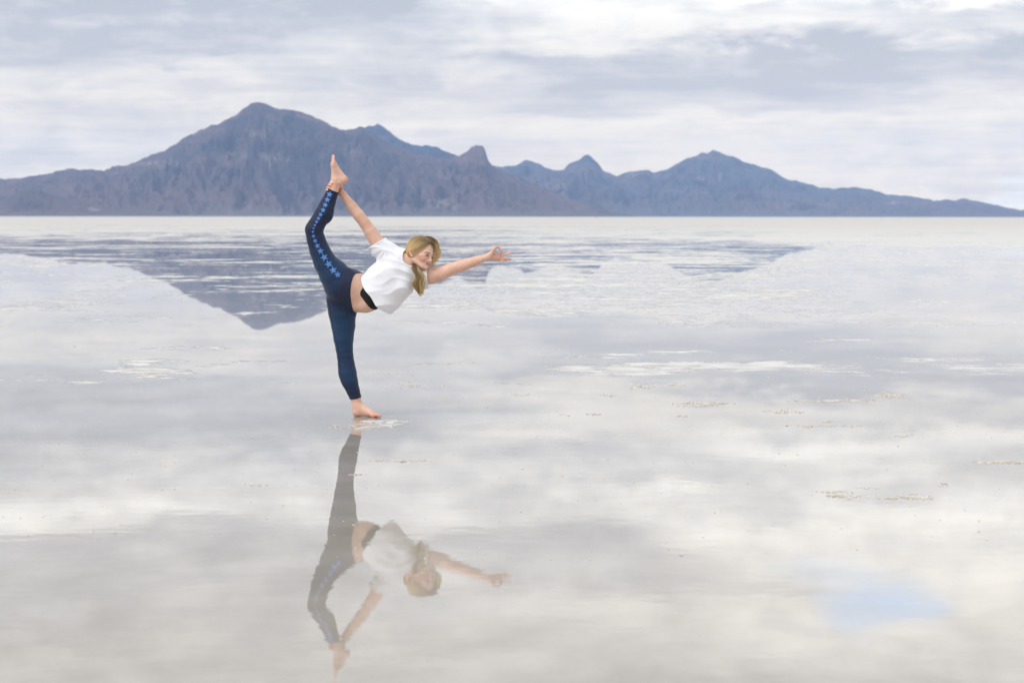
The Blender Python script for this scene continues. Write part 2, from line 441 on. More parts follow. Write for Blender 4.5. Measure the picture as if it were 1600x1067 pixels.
mountain("mountain", "pale blue range with a pyramid peak and a small dome, right half of the horizon", C, 21000, 15200, 23800, 900, 200, 29, (.175, .165, .165),
         spots=[(1120,270,10,7,.7),(1096,278,12,5,.5),(985,273,14,4,.6),(860,290,30,6,.6),(880,292,20,5,.6),(1390,316,14,3,.8),(1060,300,50,4,.3)], gully=1.3)
Dd_ = [(-120,338),(-40,330),(0,318),(20,306),(38,298),(52,295),(66,297),(84,305),(110,312),(150,318),(200,326),(260,331),(330,337.5)]
mountain("hill", "low dark brown hill in front of the massif, far left", Dd_, 12300, 10600, 13600, 260, 90, 47, (.17, .12, .10), spots=[(150,327,14,4,.6)], power=1.2)
E = [(890,337.6),(912,330),(925,323),(934,319),(941,322),(952,329),(975,334),(1000,337.8)]
mountain("hill", "small dark foothill at the right end of the massif", E, 14300, 12900, 15400, 150, 60, 53, (.14, .125, .115), power=1.2)

# ------------------------------------------------------------------ haze
hz_mat = bpy.data.materials.new("haze"); hz_mat.use_nodes = True
HN = hz_mat.node_tree; HN.nodes.clear()
ho = HN.nodes.new('ShaderNodeOutputMaterial')
pv = HN.nodes.new('ShaderNodeVolumePrincipled')
pv.inputs['Color'].default_value = (0.38, 0.59, 1.0, 1)
pv.inputs['Density'].default_value = 3.2e-5
HN.links.new(pv.outputs[0], ho.inputs['Volume'])
x0, x1, y0, y1, z0, z1 = -10500, 10500, -1200, 24200, -12, 905
hv = [(x, y, z) for x in (x0, x1) for y in (y0, y1) for z in (z0, z1)]
hf = [(0,1,3,2),(4,6,7,5),(0,4,5,1),(2,3,7,6),(0,2,6,4),(1,5,7,3)]
haze = mesh_obj("haze", hv, hf, hz_mat, smooth=False)
haze["kind"] = "stuff"

# ------------------------------------------------------------------ the person: signed-distance modelling
S = 233.1                                # photo pixels per metre at her distance
def V(px, py, y=0.0):
    return np.array(((px - 565.0) / S, y, (652.0 - py) / S))
VOX = 0.003
GMIN = np.array((-0.375, -0.25, -0.012)); GMAX = np.array((1.03, 0.20, 1.775))
N = np.ceil((GMAX - GMIN) / VOX).astype(int)
gxs = [(GMIN[i] + VOX * np.arange(N[i])).astype(np.float32) for i in range(3)]
def field_new(): return np.full(N, 0.5, np.float32)
def block(lo, hi):
    a = np.clip(np.floor((lo - GMIN) / VOX).astype(int), 0, N); b = np.clip(np.ceil((hi - GMIN) / VOX).astype(int) + 1, 0, N)
    return tuple(slice(a[i], b[i]) for i in range(3))
def coords(sl):
    return (gxs[0][sl[0]][:, None, None], gxs[1][sl[1]][None, :, None], gxs[2][sl[2]][None, None, :])
def smin(a, b, k):
    if k <= 0: return np.minimum(a, b)
    h = np.clip(k - np.abs(a - b), 0, None) / k
    return np.minimum(a, b) - h * h * k * 0.25
def smax(a, b, k): return -smin(-a, -b, k)
PAD = 0.035
def cone(F, a, b, ra, rb, k=0.02, ky=1.0):
    a = np.asarray(a, float); b = np.asarray(b, float); r = max(ra, rb) * max(1, ky)
    sl = block(np.minimum(a, b) - r - PAD, np.maximum(a, b) + r + PAD)
    X, Y, Z = coords(sl)
    ba = b - a; L = max(float(ba @ ba), 1e-9)
    px, py, pz = X - a[0], Y - a[1], Z - a[2]
    t = np.clip((px * ba[0] + py * ba[1] + pz * ba[2]) / L, 0, 1)
    qx, qy, qz = px - t * ba[0], (py - t * ba[1]) / ky, pz - t * ba[2]
    d = np.sqrt(qx * qx + qy * qy + qz * qz) - (ra + (rb - ra) * t)
    F[sl] = smin(F[sl], d.astype(np.float32), k)
def chain(F, pts, k=0.02, ky=1.0):
    for p, q in zip(pts[:-1], pts[1:]):
        cone(F, p[0], q[0], p[1], q[1], k, ky)
def ell_d(sl, c, M, r):
    X, Y, Z = coords(sl)
    q = [(X - c[0]) * M[i][0] + (Y - c[1]) * M[i][1] + (Z - c[2]) * M[i][2] for i in range(3)]
    k0 = np.sqrt(sum((q[i] / r[i]) ** 2 for i in range(3)))
    k1 = np.sqrt(sum((q[i] / r[i] ** 2) ** 2 for i in range(3))) + 1e-6
    return (k0 * (k0 - 1) / k1).astype(np.float32)
I3 = np.eye(3)
def ell(F, c, r, k=0.02, M=I3, sub=False):
    c = np.asarray(c, float); R_ = max(r)
    sl = block(c - R_ - PAD, c + R_ + PAD)
    d = ell_d(sl, c, M, r)
    F[sl] = smax(F[sl], -d, k) if sub else smin(F[sl], d, k)

def surface(F, crop=None):
    """surface nets on the sub-volume that holds the zero level"""
    ins = F < 0
    ax = [np.where(ins.any(axis=tuple(j for j in range(3) if j != i)))[0] for i in range(3)]
    o = [max(a[0] - 2, 0) for a in ax]; e = [min(a[-1] + 3, N[i]) for i, a in enumerate(ax)]
    Fs = F[o[0]:e[0], o[1]:e[1], o[2]:e[2]]; s = Fs < 0
    cnt = np.zeros([n - 1 for n in s.shape], np.int8)
    for dx_ in (0, 1):
        for dy_ in (0, 1):
            for dz_ in (0, 1):
                cnt += s[dx_:s.shape[0]-1+dx_, dy_:s.shape[1]-1+dy_, dz_:s.shape[2]-1+dz_]
    act = (cnt > 0) & (cnt < 8)
    idx = np.argwhere(act)
    ids = np.full(act.shape, -1, np.int32); ids[act] = np.arange(len(idx))
    cor = np.array([(a, b, c) for a in (0, 1) for b in (0, 1) for c in (0, 1)])
    vals = np.stack([Fs[idx[:, 0] + c[0], idx[:, 1] + c[1], idx[:, 2] + c[2]] for c in cor], 1).astype(np.float64)
    acc = np.zeros((len(idx), 3)); num = np.zeros(len(idx))
    for i in range(8):
        for j in range(i + 1, 8):
            if np.abs(cor[i] - cor[j]).sum() != 1: continue
            m = (vals[:, i] < 0) != (vals[:, j] < 0)
            t = vals[m, i] / (vals[m, i] - vals[m, j])
            acc[m] += cor[i] + t[:, None] * (cor[j] - cor[i]); num[m] += 1
    P_ = (idx + acc / num[:, None] + np.array(o)) * VOX + GMIN
    faces = []
    for axis in range(3):
        b, c = (axis + 1) % 3, (axis + 2) % 3
        sa = [slice(1, -1)] * 3; sb = [slice(1, -1)] * 3
        sa[axis] = slice(0, -1); sb[axis] = slice(1, None)
        s0 = s[tuple(sa)]; s1 = s[tuple(sb)]
        ch = np.argwhere(s0 != s1); sign = s0[tuple(ch.T)]
        base = ch.copy(); base[:, b] += 1; base[:, c] += 1
        def g(db, dc):
            q = base.copy(); q[:, b] -= db; q[:, c] -= dc
            return ids[q[:, 0], q[:, 1], q[:, 2]]
        f = np.stack([g(1, 1), g(0, 1), g(0, 0), g(1, 0)], 1)
        f[~sign] = f[~sign][:, ::-1]
        faces.append(f)
    faces = np.concatenate(faces)
    faces = faces[(faces >= 0).all(1)]
    return P_, faces

def smooth_mesh(P_, faces, it=2, lam=0.5):
    for _ in range(it):
        acc = np.zeros_like(P_); n = np.zeros(len(P_))
        for a, b in ((0, 1), (1, 2), (2, 3), (3, 0)):
            np.add.at(acc, faces[:, a], P_[faces[:, b]]); np.add.at(n, faces[:, a], 1)
            np.add.at(acc, faces[:, b], P_[faces[:, a]]); np.add.at(n, faces[:, b], 1)
        P_ = P_ + lam * (acc / np.maximum(n, 1)[:, None] - P_)
    return P_

px_ = 1.0 / S
# ---- legs and hips (one field, reused for the leggings)
LEG = field_new()
RY, SY = -0.065, 0.055               # depth of the raised and of the standing leg
chain(LEG, [(V(533, 468, 0.035), 22*px_), (V(534.8, 488.7, 0.045), 20.8*px_), (V(536.2, 509, SY), 18*px_), (V(536.5, 529.5, SY), 14.8*px_), (V(537.6, 545, SY), 12.6*px_),
            (V(539.0, 557, SY), 11.9*px_), (V(540.6, 570, SY), 12.2*px_), (V(542.7, 583, SY), 13.0*px_), (V(546, 597, SY), 12.0*px_), (V(551, 611, SY), 9.6*px_),
            (V(554.8, 622, SY), 8.3*px_), (V(557.5, 634, SY), 7.9*px_), (V(560, 642, SY), 7.9*px_)], 0.006)
chain(LEG, [(V(532, 440, -0.03), 25*px_), (V(524, 428, -0.045), 22.5*px_), (V(511.5, 411, RY), 17.2*px_), (V(503, 392, RY-.01), 15.0*px_), (V(497.3, 374, RY-.02), 13.4*px_), (V(494.6, 361, RY-.025), 12.7*px_),
            (V(499.6, 350, RY-.02), 12.0*px_), (V(508.3, 335, RY-.01), 12.0*px_), (V(516, 318, RY), 10.4*px_), (V(523, 301, RY), 8.5*px_), (V(526.5, 291, RY), 7.9*px_), (V(529, 285, RY), 7.6*px_)], 0.006)
cone(LEG, V(536, 447, -0.005), V(548, 452, 0.0), 27*px_, 27*px_, 0.02, 0.98)
ell(LEG, V(545, 444, 0.045), (.105, .075, .10), 0.03)
ell(LEG, V(541, 444, -0.05), (.105, .075, .10), 0.03)
ell(LEG, V(495, 357, RY-.022), (.05, .045, .045), 0.02)     # bent knee cap
ell(LEG, V(514, 331, RY), (.042, .045, .075), 0.02)         # calf
ell(LEG, V(541, 581, SY+.004), (.046, .05, .085), 0.02)     # calf of the standing leg
# ---- torso
TOR = field_new()
chain(TOR, [(V(548, 452, 0.0), 26.5*px_), (V(562, 459, -.003), 26*px_), (V(573, 460, -.003), 25.5*px_), (V(586, 450, 0), 26.5*px_), (V(604, 436, 0), 30*px_), (V(620, 424, 0.0), 31*px_)], 0.03, 0.74)
ell(TOR, V(570, 476, -.02), (.075, .062, .045), 0.03)
ell(TOR, V(607, 425, -.068), (.055, .05, .055), 0.03)
ell(TOR, V(626, 447, -.068), (.055, .05, .055), 0.03)
BODY = np.minimum(LEG, 9)
def merge(A_, B_, k): 
    h = np.clip(k - np.abs(A_ - B_), 0, None) / k
    return (np.minimum(A_, B_) - h * h * k * 0.25).astype(np.float32)
BODY = merge(LEG, TOR, 0.03)
# shoulders, neck
UP = field_new()
chain(UP, [(V(620, 415, .01), 24*px_), (V(604, 396, .012), 15*px_)], 0.03, 0.9)
chain(UP, [(V(632, 424, .01), 24*px_), (V(660, 433, .0), 14*px_)], 0.03, 0.9)
# right arm, reaching back to the raised foot
RA = RY + .045
chain(UP, [(V(603, 394, .01), 13.16*px_), (V(592, 382, .005), 11.47*px_), (V(580, 362, 0), 9.96*px_), (V(571, 349, -.002), 8.74*px_), (V(562, 337, -.004), 9.02*px_), (V(552, 324, -.008), 8.08*px_),
           (V(543, 312, -.014), 6.58*px_), (V(537, 304, RA+.008), 5.64*px_)], 0.006)
# left arm, stretched forward
chain(UP, [(V(660, 433, .0), 13.63*px_), (V(673, 431.5, -.01), 12.50*px_), (V(690, 427.5, -.015), 10.90*px_), (V(706, 420.5, -.02), 9.40*px_), (V(716, 417, -.022), 8.84*px_), (V(728, 413.5, -.025), 8.65*px_),
           (V(742, 408.5, -.03), 7.33*px_), (V(755, 404, -.034), 5.55*px_), (V(761, 402.2, -.035), 4.70*px_)], 0.006)
chain(UP, [(V(632, 412, .008), 15*px_), (V(641, 407, -.002), 12.6*px_), (V(649, 404, -.012), 11.0*px_)], 0.02)
cone(UP, V(612, 396, .012), V(638, 402, .015), 10*px_, 9*px_, 0.03)
BODY = merge(BODY, UP, 0.03)
def plane(p, n):
    n = np.asarray(n, float); n /= np.linalg.norm(n)
    return (((gxs[0][:, None, None] - p[0]) * n[0] + (gxs[1][None, :, None] - p[1]) * n[1] + (gxs[2][None, None, :] - p[2]) * n[2])).astype(np.float32)
# ---- t-shirt: a loose shell with open hem, neck and sleeves
SH = field_new()
chain(SH, [(V(566, 478, .0), 37*px_), (V(588, 462, 0), 36*px_), (V(605, 443, 0), 35*px_), (V(622, 424, .0), 33.5*px_)], 0.03, 0.76)
ell(SH, V(611, 427, -.068), (.065, .055, .065), 0.04); ell(SH, V(627, 446, -.068), (.06, .055, .06), 0.04)
cone(SH, V(600, 470, -.01), V(630, 447, -.01), 19*px_, 17*px_, 0.04, 1.2)       # cloth hanging under the flank
chain(SH, [(V(619, 408, .008), 24*px_), (V(604, 395, .01), 18*px_), (V(592, 384, .006), 15.5*px_), (V(583, 372, .003), 15.2*px_)], 0.025)
chain(SH, [(V(640, 424, .005), 24*px_), (V(657, 433, .0), 18*px_), (V(672, 433, -.008), 17*px_), (V(686, 431, -.01), 16.5*px_)], 0.025)
# folds: coordinates along (a) and across (t) the torso
ax2 = np.array((.845, 0, .535)); ac2 = np.array((-.535, 0, .845))
c0 = V(588, 462)
slb = block(np.array((-.05, -.25, .6)), np.array((.62, .2, 1.3)))
X, Y, Z = coords(slb)
fa = (X - c0[0]) * ax2[0] + (Z - c0[2]) * ax2[2]; ft = (X - c0[0]) * ac2[0] + (Z - c0[2]) * ac2[2]
hemw = np.clip(1 - fa / .16, 0, 1)
sx0, sz0 = V(606, 386)[0], V(606, 386)[2]
an = np.arctan2(Z - sz0, X - sx0); rr = np.sqrt((X - sx0) ** 2 + (Z - sz0) ** 2)
tri = lambda q: 1.0 - 2.0 * np.abs(np.sin(q * .5)) ** .8
fold = .0046 * hemw * tri(ft * 58 + 2.2 * np.sin(fa * 13) + Y * 18)
fold = fold + .0044 * tri(an * 13 + 2.0 * np.sin(rr * 20) + 1.0) * np.clip(rr / .12, 0, 1) * np.clip(1.35 - rr / .22, 0, 1)
fold = fold + .0016 * tri(an * 25 + 3.0 * np.sin(rr * 17 + 1)) * np.clip(rr / .16 - .2, 0, 1) * np.clip(1.2 - rr / .24, 0, 1)
fold = fold + .0028 * tri((fa * .6 + ft) * 80 + 2 * np.sin(fa * 25) + Y * 25) * np.clip((fa - .02) / .06, 0, 1)
SHB = SH[slb] - fold.astype(np.float32)
outer = SHB; inner = SHB + .0085
shell = np.maximum(outer, -inner)
def pl2(p, n):
    n = np.asarray(n, float); n /= np.linalg.norm(n)
    return (X - p[0]) * n[0] + (Y - p[1]) * n[1] + (Z - p[2]) * n[2]
hem = pl2(V(591, 461.2), (-.79, .30, -.60)) + .004 * np.sin(ft * 40 + 1) * (Y < 0.05)
shell = np.maximum(shell, hem)
slR = pl2(V(590.2, 381.0, 0), V(583, 371) - V(592, 386)); near = (X < V(604, 0)[0]) & (Z > V(0, 399)[2])
shell = np.where(near, np.maximum(shell, slR), shell)
slL = pl2(V(669, 433, 0), (1, 0, .06)); shell = np.where(X > V(652, 0)[0], np.maximum(shell, slL), shell)
# neck opening
nd = np.sqrt((X - V(642, 405)[0]) ** 2 + ((Y + .02) * .75) ** 2 + (Z - V(642, 405)[2]) ** 2) - .070
shell = np.maximum(shell, -nd)
cov = (hem < .004) & (slL < .01) & ~(near & (slR > -.01)) & (nd > -.012)
bb = BODY[slb]
BODY[slb] = np.where(cov, np.maximum(bb, inner + .003), bb)      # the body stays inside her shirt
# ---- head
hs = np.array((0.52, 0.808, -0.27)); hs /= np.linalg.norm(hs)
hu = np.array((0.2275, 0.193, 0.955)); hu -= hs * (hu @ hs); hu /= np.linalg.norm(hu)
hf_ = np.cross(hs, hu)
HM = np.array([hf_, hs, hu])
HO = V(657.0, 398.8, -0.03)
HS = 0.97
def H(f, l, u): return HO + HS * (f * hf_ + l * hs + u * hu)
HD = field_new()
def hell(c, r, k=0.01, sub=False, F=None, tilt=None): ell(HD if F is None else F, H(*c), tuple(HS * q for q in r), k, HM, sub)
hell((-.004, 0, .020), (.090, .074, .089), 0.0)
hell((.030, 0, .015), (.058, .060, .072), 0.02)
hell((.020, 0, -.036), (.060, .045, .056), 0.018)
hell((.062, 0, -.050), (.026, .030, .034), 0.015)
hell((.070, 0, -.083), (.017, .018, .014), 0.012)      # chin
for s_ in (-1, 1):
    hell((.060, s_*.035, -.026), (.024, .019, .020), 0.015)   # cheek
    hell((.050, s_*.047, -.010), (.026, .015, .010), 0.012)
    hell((.080, s_*.027, .019), (.010, .022, .006), 0.010)   # brow
    hell((.100, s_*.031, -.001), (.017, .017, .010), 0.008, True)  # eye socket
    hell((.0745, s_*.0305, -.002), (.0125, .0135, .0115), 0.002)
    cone(HD, H(-.002, s_*.052, -.045), H(.055, s_*.022, -.080), .012, .012, 0.018)   # jaw line
cone(HD, H(.084, 0, .010), H(.0995, 0, -.028), .0068, .0078, 0.008)
hell((.0965, 0, -.032), (.010, .0085, .007), 0.005)
for s_ in (-1, 1): hell((.090, s_*.010, -.034), (.008, .0060, .0055), 0.004)
hell((.0775, 0, -.0515), (.0095, .0240, .0040), 0.005)
hell((.0768, 0, -.0595), (.0095, .0205, .0046), 0.005)
hell((.0875, 0, -.0552), (.008, .024, .0010), 0.002, True)
for s_ in (-1, 1): hell((.074, s_*.027, -.0525), (.006, .004, .003), 0.004, True)
cone(HD, H(-.028, 0, -.03), V(643, 407, 0.0), .047, .050, 0.025)
# ears
for s_ in (-1, 1):
    er = s_ * .076
    ear = [H(-.002, er, .018), H(-.014, er*1.08, .026), H(-.026, er*1.12, .014), H(-.024, er*1.08, -.006), H(-.012, er, -.026), H(-.004, er*.98, -.028)]
    for p, q in zip(ear[:-1], ear[1:]): cone(HD, p, q, .0055, .0055, 0.004)
    hell((-.012, er*.98, 0), (.014, .006, .022), 0.004)
BODY = merge(BODY, HD, 0.012)
# ---- hands
def hand(palm, fingers, palm_k=0.012):
    F = field_new()
    for a, b, ra, rb, ky in palm: cone(F, a, b, ra, rb, 0.012, ky)
    Fi = field_new()
    for f in fingers:
        one = field_new_small(f)
        sl, d = one
        Fi[sl] = smin(Fi[sl], d, 0.0015)
    return merge(F, Fi, 0.006)
def field_new_small(f):
    pts = np.array([p for p, r in f]); r = max(r for p, r in f)
    sl = block(pts.min(0) - r - PAD, pts.max(0) + r + PAD)
    X, Y, Z = coords(sl); out = None
    for (a, ra), (b, rb) in zip(f[:-1], f[1:]):
        ba = b - a; L = float(ba @ ba)
        t = np.clip(((X-a[0])*ba[0] + (Y-a[1])*ba[1] + (Z-a[2])*ba[2]) / L, 0, 1)
        d = np.sqrt((X-a[0]-t*ba[0])**2 + (Y-a[1]-t*ba[1])**2 + (Z-a[2]-t*ba[2])**2) - (ra + (rb-ra)*t)
        out = d if out is None else smin(out, d, 0.003)
    return sl, out.astype(np.float32)
def hpt(u, v, y): return V(730 + u / 17.78, 370 + v / 17.78, y)
hy = -.036
palm = [(hpt(560, 565, hy), hpt(700, 545, hy), .021, .025, .75), (hpt(700, 540, hy), hpt(860, 545, hy-.002), .025, .019, .6), (hpt(700, 590, hy), hpt(880, 600, hy), .017, .014, .7),
        (hpt(620, 520, hy-.006), hpt(725, 430, hy-.016), .020, .0135, .9)]
fingers = [
    [(hpt(700, 440, hy-.014), .0125), (hpt(745, 345, hy-.024), .0100), (hpt(805, 298, hy-.030), .0085), (hpt(872, 285, hy-.034), .0070)],                     # thumb
    [(hpt(880, 500, hy), .0095), (hpt(945, 455, hy-.016), .0088), (hpt(950, 375, hy-.032), .0078), (hpt(885, 305, hy-.036), .0066)],                       # index
    [(hpt(880, 535, hy), .0095), (hpt(985, 520, hy-.008), .0086), (hpt(1110, 482, hy-.012), .0076), (hpt(1210, 445, hy-.012), .0060)],                      # middle
    [(hpt(870, 590, hy+.002), .0092), (hpt(980, 605, hy), .0080), (hpt(1110, 612, hy-.004), .0072), (hpt(1212, 616, hy-.004), .0056)],                      # ring
    [(hpt(840, 620, hy+.004), .0085), (hpt(935, 668, hy+.002), .0072), (hpt(1030, 676, hy), .0064), (hpt(1095, 668, hy), .0052)],                           # little
]
BODY = merge(BODY, hand(palm, fingers), 0.008)
# right hand: palm behind the ankle, fingers wrapped round its front
ay = RY
palm = [(V(537, 304, RA+.008), V(531, 298, RA+.012), .023, .024, .7), (V(531, 299, RA+.012), V(524, 293, RA+.010), .024, .020, .6)]
fingers = []
for i, (fx, fy) in enumerate([(519.8, 286.2), (517.2, 289.6), (515.3, 293.6), (514.2, 297.6)]):
    b0 = V(524 + .5*i, 289 + 3.0*i, RA+.006)
    fingers.append([(b0, .0092), (V(fx + .2, fy + .5, RA-.014), .0086), (V(fx + .2, fy + .9, RY-.006), .0078), (V(fx + 3.2 - .5*i*0, fy + 1.8, RY-.036), .0062)] if i < 3 else
                   [(b0, .0085), (V(fx, fy, RA-.012), .0078), (V(fx, fy + .5, RY-.006), .0070), (V(fx + 1.5, fy + 1, RY-.030), .0055)])
fingers.append([(V(534, 301, RA), .0115), (V(537.2, 294.5, RA-.018), .0092), (V(536, 289.5, RY-.012), .0080), (V(533.6, 287.4, RY-.03), .0064)])
BODY = merge(BODY, hand(palm, fingers), 0.006)
# ---- feet
def foot(heel, ank, ball, tdir, side, k=0.012, length=.05, up=np.array((0, 0, 1.0)), flat=.62):
    """heel, ankle and ball centres; tdir: toe direction; side: towards the big toe"""
    F = field_new()
    cone(F, heel, ank, .026, .030, 0.02)
    cone(F, heel, ball - side * .014, .024, .015, 0.015)
    cone(F, ank, ball + side * .010, .030, .017, 0.02)
    cone(F, ank, ball - side * .018 - up * .002, .024, .014, 0.02)
    cone(F, ball + side * .018, ball - side * .022 - tdir * .01, .0175, .0135, 0.015)
    Fi = field_new()
    for i in range(5):
        o = side * (.024 - .0130 * i)
        ln = (.050, .047, .041, .034, .027)[i]; r = (.0115, .0085, .0080, .0076, .0074)[i]
        a = ball + o - tdir * (.003 * i) - up * .002; b = a + tdir * ln * .55 + up * .004; c = a + tdir * ln - up * (.0035 if i else .001)
        sl, d = field_new_small([(a, r * 1.15), (b, r), (c, r * .95)])
        Fi[sl] = smin(Fi[sl], d, 0.001)
    return merge(F, Fi, 0.006)
# standing foot: toes to the right and a little towards the camera
td = np.array((math.cos(R(17)), -math.sin(R(17)), 0)); sd_ = np.array((-td[1] * -1, td[0] * -1, 0))   # big toe of the left foot is on the camera's side
heel = V(556.8, 645.8, SY); ank = V(560.5, 637.5, SY)
ball = np.array((V(585.0, 652, 0)[0], SY - .045, .0165))
BODY = merge(BODY, foot(heel, ank, ball, td, sd_), 0.015)
# raised foot: toes point to the sky, heel to the right
td = V(522.0, 244.5, 0) - V(524.5, 262, 0); td /= np.linalg.norm(td)
sole = np.array((td[2], 0, -td[0]))                # faces right
heel = V(540.6, 282.6, RY); ank = V(529, 283, RY); ball = V(525.0, 258.2, RY)
BODY = merge(BODY, foot(heel, ank, ball, td, np.array((0, 1.0, 0)), up=-sole), 0.015)

P_b, f_b = surface(BODY)
P_b = smooth_mesh(P_b, f_b, 1, 0.4)

ANCH = Vector(((565 - 800) / FPX * 13.35, 13.29, 0.0))
person = bpy.data.objects.new("person", None)
person.empty_display_size = 0.3
scene.collection.objects.link(person)
person.location = ANCH
person["label"] = "barefoot blond woman in white cropped shirt and navy star leggings, balancing on one leg"
person["category"] = "person"

m_skin, Sk, skb = new_mat("skin")
sa = Sk.new('ShaderNodeVertexColor'); sa.layer_name = "tone"
sg = Sk.new('ShaderNodeTexCoord')
sn = Sk.noise(sg.outputs['Object'], 22.0, 5, 0.6)
sc_ = Sk.mix(Sk.math('MULTIPLY', Sk.mr(sn, 0.4, 0.65), 0.22), sa.outputs[0], (.56, .25, .17))
Sk.put(skb.inputs['Base Color'], sc_)
skb.inputs['Roughness'].default_value = 0.48
skb.inputs['Subsurface Weight'].default_value = 0.18
skb.inputs['Subsurface Radius'].default_value = (0.012, 0.005, 0.003)
skb.inputs['Subsurface Scale'].default_value = 1.0
skb.inputs['Specular IOR Level'].default_value = 0.35
Sk.put(skb.inputs['Normal'], Sk.bump(Sk.noise(sg.outputs['Object'], 260.0, 3, 0.6), 0.25, 0.001))
body = mesh_obj("body", P_b, f_b, m_skin, person)
tone = np.tile(np.array((.77, .50, .395)), (len(P_b), 1))
def tint(center, rad, colr, st=1.0):
    global tone
    d = np.linalg.norm((P_b - center), axis=1)
    w = (np.clip(1 - (d / rad) ** 2, 0, 1) * st)[:, None]
    tone = tone * (1 - w) + np.array(colr) * w
rel = (P_b - HO) @ HM.T / HS
# lips, cheeks, ears
w = (np.clip(1 - ((rel[:, 1] / .027) ** 2 + ((rel[:, 2] + .0555 - 4 * rel[:, 1] ** 2) / .0088) ** 2), 0, 1) * (rel[:, 0] > .060) * 1.6).clip(0, .8)[:, None]
tone = tone * (1 - w) + np.array((.46, .13, .12)) * w
for s_ in (-1, 1):
    tint(H(.06, s_*.046, -.028), .036, (.62, .25, .17), .55)
    tint(H(-.012, s_*.078, 0), .03, (.62, .24, .17), .5)
    tint(H(.086, s_*.0095, -.040), .006, (.26, .09, .06), .7)
tint(hpt(870, 285, hy-.034), .022, (.62, .22, .18), .6)
for q_ in [hpt(1200, 450, hy), hpt(1200, 615, hy), hpt(1090, 668, hy), hpt(890, 310, hy-.03)]: tint(q_, .022, (.62, .24, .20), .5)
tint(hpt(800, 560, hy-.02), .045, (.62, .28, .2), .5)
tint(V(590, 648, 0), .06, (.60, .26, .19), .55); tint(V(552, 648, SY), .035, (.60, .25, .18), .55)
tint(V(545, 283, RY), .035, (.62, .26, .18), .6); tint(V(526, 252, RY), .06, (.62, .29, .21), .4)
tint(V(533, 300, RA), .04, (.60, .25, .19), .5); tint(V(517, 292, RY-.02), .03, (.60, .22, .17), .6)
tint(V(572, 350, -.03), .05, (.62, .29, .2), .35)
tint(V(559.5, 486, -.065), .012, (.30, .12, .08), .7)          # navel
color_attr(body, "tone", tone)

# eyes
m_eye, _, eb = new_mat("eye_white"); eb.inputs['Base Color'].default_value = (.52, .48, .45, 1); eb.inputs['Roughness'].default_value = .15
m_iris, _, ib = new_mat("iris"); ib.inputs['Base Color'].default_value = (.03, .035, .03, 1); ib.inputs['Roughness'].default_value = .1
m_lash, _, lb = new_mat("brow_hair"); lb.inputs['Base Color'].default_value = (.075, .045, .028, 1); lb.inputs['Roughness'].default_value = .7
def ico(center, r, M=None, seg=14):
    vs, fs = [], []
    for i in range(seg + 1):
        th = math.pi * i / seg
        for j in range(2 * seg):
            ph = math.pi * j / seg
            v = np.array((math.cos(th), math.sin(th) * math.cos(ph), math.sin(th) * math.sin(ph))) * r
            vs.append(center + (v @ M if M is not None else v))
    for i in range(seg):
        for j in range(2 * seg):
            a = i * 2 * seg + j; b = i * 2 * seg + (j + 1) % (2 * seg)
            fs.append((a, b, b + 2 * seg, a + 2 * seg))
    return vs, fs
def tube(pts, radii, n=5, flat=None):
    pts = [np.asarray(p, float) for p in pts]; vs, fs = [], []
    for i, p in enumerate(pts):
        t = pts[min(i + 1, len(pts) - 1)] - pts[max(i - 1, 0)]; t /= (np.linalg.norm(t) + 1e-9)
        a = np.cross(t, (0.3, 0.9, 0.3)); a /= (np.linalg.norm(a) + 1e-9); b = np.cross(t, a)
        for k in range(n):
            an = 2 * math.pi * k / n
            vs.append(p + radii[i] * (math.cos(an) * a + math.sin(an) * b))
    for i in range(len(pts) - 1):
        for k in range(n):
            fs.append((i * n + k, i * n + (k + 1) % n, (i + 1) * n + (k + 1) % n, (i + 1) * n + k))
    fs.append(tuple(range(n))[::-1]); fs.append(tuple((len(pts) - 1) * n + k for k in range(n)))
    return vs, fs
bvh_b = BVHTree.FromPolygons([tuple(p) for p in P_b], [tuple(map(int, f)) for f in f_b])
def face_pt(l, u, lift=0.0):
    o = H(.16, l, u)
    hit = bvh_b.ray_cast(Vector(o), Vector(-hf_))
    return np.array(hit[0]) + hf_ * lift
for s_ in (-1, 1):
    ec = face_pt(s_*.0305, -.0035)
    vs, fs = ico(ec - hf_ * .0070, np.array((.0085, .0125, .0052)), HM)
    eye = mesh_obj("eye", vs, fs, m_eye, body)
    vs, fs = ico(ec - hf_ * .0005 + hs * .0012 - hu * .0006, np.array((.0030, .0055, .0050)), HM)
    mesh_obj("iris", vs, fs, m_iris, eye)
    qs = np.linspace(-1, 1, 9)
    pts = [face_pt(s_*.0305 + q*.0155, .0022 - .0045*q*q + (.0012 if q*s_ > 0 else 0), .0012) for q in qs]
    vs, fs = tube(pts, [.0011 + .0016*(1-abs(q)) for q in qs])
    mesh_obj("eyelashes", vs, fs, m_lash, body)
    pts = [face_pt(s_*.0305 + q*.0125, -.0100 + .0030*q*q, .0002) for q in qs]
    vs, fs = tube(pts, [.0006] * 9)
    mesh_obj("lower_eyelashes", vs, fs, m_lash, body)
    pts = [face_pt(s_*.0315 + q*.0185, .0150 + .0045*(1 - (q*s_-.25)**2), .0004) for q in qs]
    vs, fs = tube(pts, [.0010 + .0016*(1-abs(q))**.6 for q in qs])
    mesh_obj("eyebrow", vs, fs, m_lash, body)
